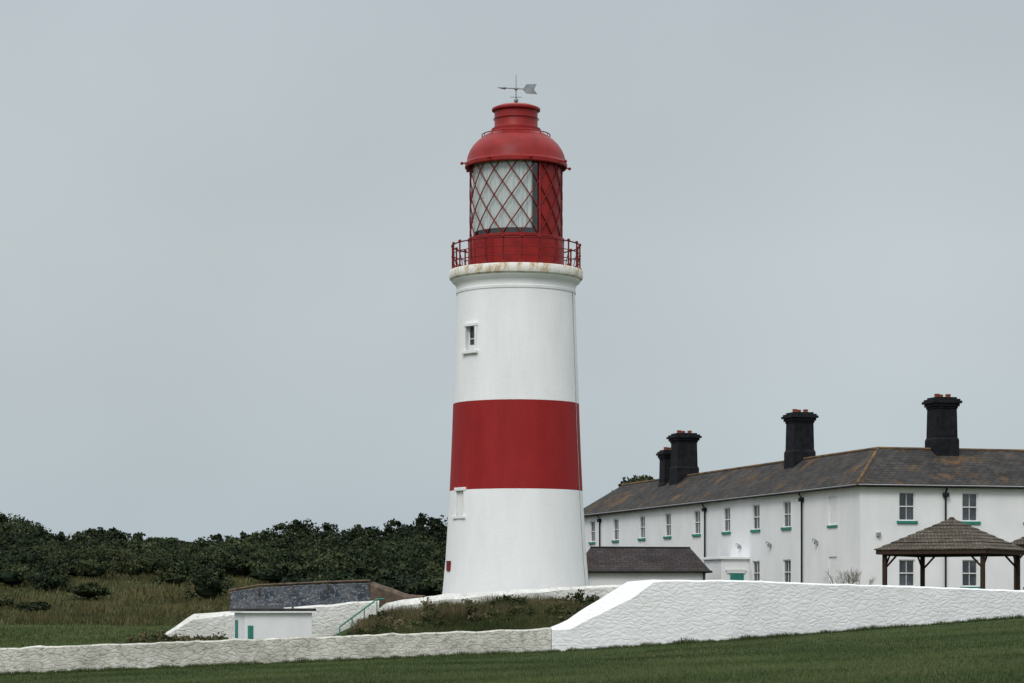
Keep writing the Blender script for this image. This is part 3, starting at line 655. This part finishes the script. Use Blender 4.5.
for _ in range(10): br(Vector((random.uniform(-.5,.5),random.uniform(-.3,.3),0)),Vector((random.gauss(0,.35),random.gauss(0,.3),1)).normalized(),random.uniform(.4,.6),.02,3)
mb.obj('twigs',simple('bare_twigs',(.12,.10,.08),(.22,.19,.16),5,.9,0),bs)
tx,ty=11.1,197.0; tr=empty('broadleaf_tree',(tx,ty,gz(tx,ty))); mb=MB()
mb.tube([(0,0,-.2),(.1,0,2.5),(0,.1,5),(.2,0,7.5)],.32,8,.1)
for i in range(9):
    a=i*2.4; z=3+i*.5; mb.tube([(0,0,z),(1.2*math.cos(a),1.2*math.sin(a),z+.9),(2.1*math.cos(a),2.1*math.sin(a),z+2)],.13,6,.04)
mb.obj('trunk_and_limbs',BARK,tr,True)
p,t=crown_pts((0,0,7.25),(2.8,2.6,3.0),110,190,.27); npmesh('leaves',leaf_quads(p,.3),t,FB,4,tr)
cb=MB(); core_blob(cb,(0,0,7.2),(3.2,3,3.6)); cb.obj('inner_shade',CORE,tr,True)
# ------------------------------------------------------------------ light
el=math.radians(44); azs=math.radians(200)
w=bpy.data.worlds.new('World'); scene.world=w; w.use_nodes=True; nt=w.node_tree; nt.nodes.clear()
out=N(nt,'ShaderNodeOutputWorld'); bg1=N(nt,'ShaderNodeBackground'); bg2=N(nt,'ShaderNodeBackground'); ms=N(nt,'ShaderNodeMixShader'); ms.inputs[0].default_value=.9
sk=N(nt,'ShaderNodeTexSky'); sk.sky_type='NISHITA'; sk.sun_disc=False; sk.sun_elevation=el; sk.sun_rotation=azs; sk.air_density=1.5; sk.dust_density=3
nt.links.new(sk.outputs[0],bg1.inputs[0]); bg1.inputs[1].default_value=.08
tc=N(nt,'ShaderNodeTexCoord'); sp=N(nt,'ShaderNodeSeparateXYZ'); nt.links.new(tc.outputs['Generated'],sp.inputs[0])
r=ramp(nt,sp.outputs['Z'],[(0.0,(.47,.555,.61)),(.06,(.515,.59,.635)),(.14,(.555,.61,.64)),(.26,(.51,.565,.60)),(.5,(1.0,1.05,1.08)),(1.0,(1.65,1.71,1.76))])
mp=N(nt,'ShaderNodeMapping'); mp.inputs['Scale'].default_value=(1,1,1.3); nt.links.new(tc.outputs['Generated'],mp.inputs[0])
ns=N(nt,'ShaderNodeTexNoise'); ns.inputs['Scale'].default_value=5.5; ns.inputs['Detail'].default_value=3; ns.inputs['Roughness'].default_value=.4; nt.links.new(mp.outputs[0],ns.inputs['Vector'])
rn=ramp(nt,ns.outputs['Fac'],[(.3,.93),(.7,1.06)])
cc=mix(nt,1.0,r.outputs['Color'],rn.outputs['Color'],'MULTIPLY')
nt.links.new(cc,bg2.inputs[0]); bg2.inputs[1].default_value=1.0
nt.links.new(bg1.outputs[0],ms.inputs[1]); nt.links.new(bg2.outputs[0],ms.inputs[2]); nt.links.new(ms.outputs[0],out.inputs[0])
sd=bpy.data.lights.new('sun','SUN'); sd.energy=1.4; sd.angle=math.radians(22); sd.color=(1,.975,.94)
so=bpy.data.objects.new('sun',sd); scene.collection.objects.link(so)
sdv=Vector((math.sin(azs)*math.cos(el),math.cos(azs)*math.cos(el),math.sin(el)))
so.rotation_euler=(-sdv).to_track_quat('-Z','Y').to_euler(); so.location=(-20,20,60)
# ------------------------------------------------------------------ camera
cd=bpy.data.cameras.new('camera'); cd.lens=85; cd.sensor_width=36; cd.shift_y=258.5/1024; cd.clip_end=9000; cd.clip_start=.5
cam=bpy.data.objects.new('camera',cd); scene.collection.objects.link(cam); cam.location=(0,0,0); cam.rotation_euler=(math.radians(90),0,0)
scene.camera=cam
scene.view_settings.view_transform='Standard'; scene.view_settings.look='None'; scene.view_settings.exposure=0
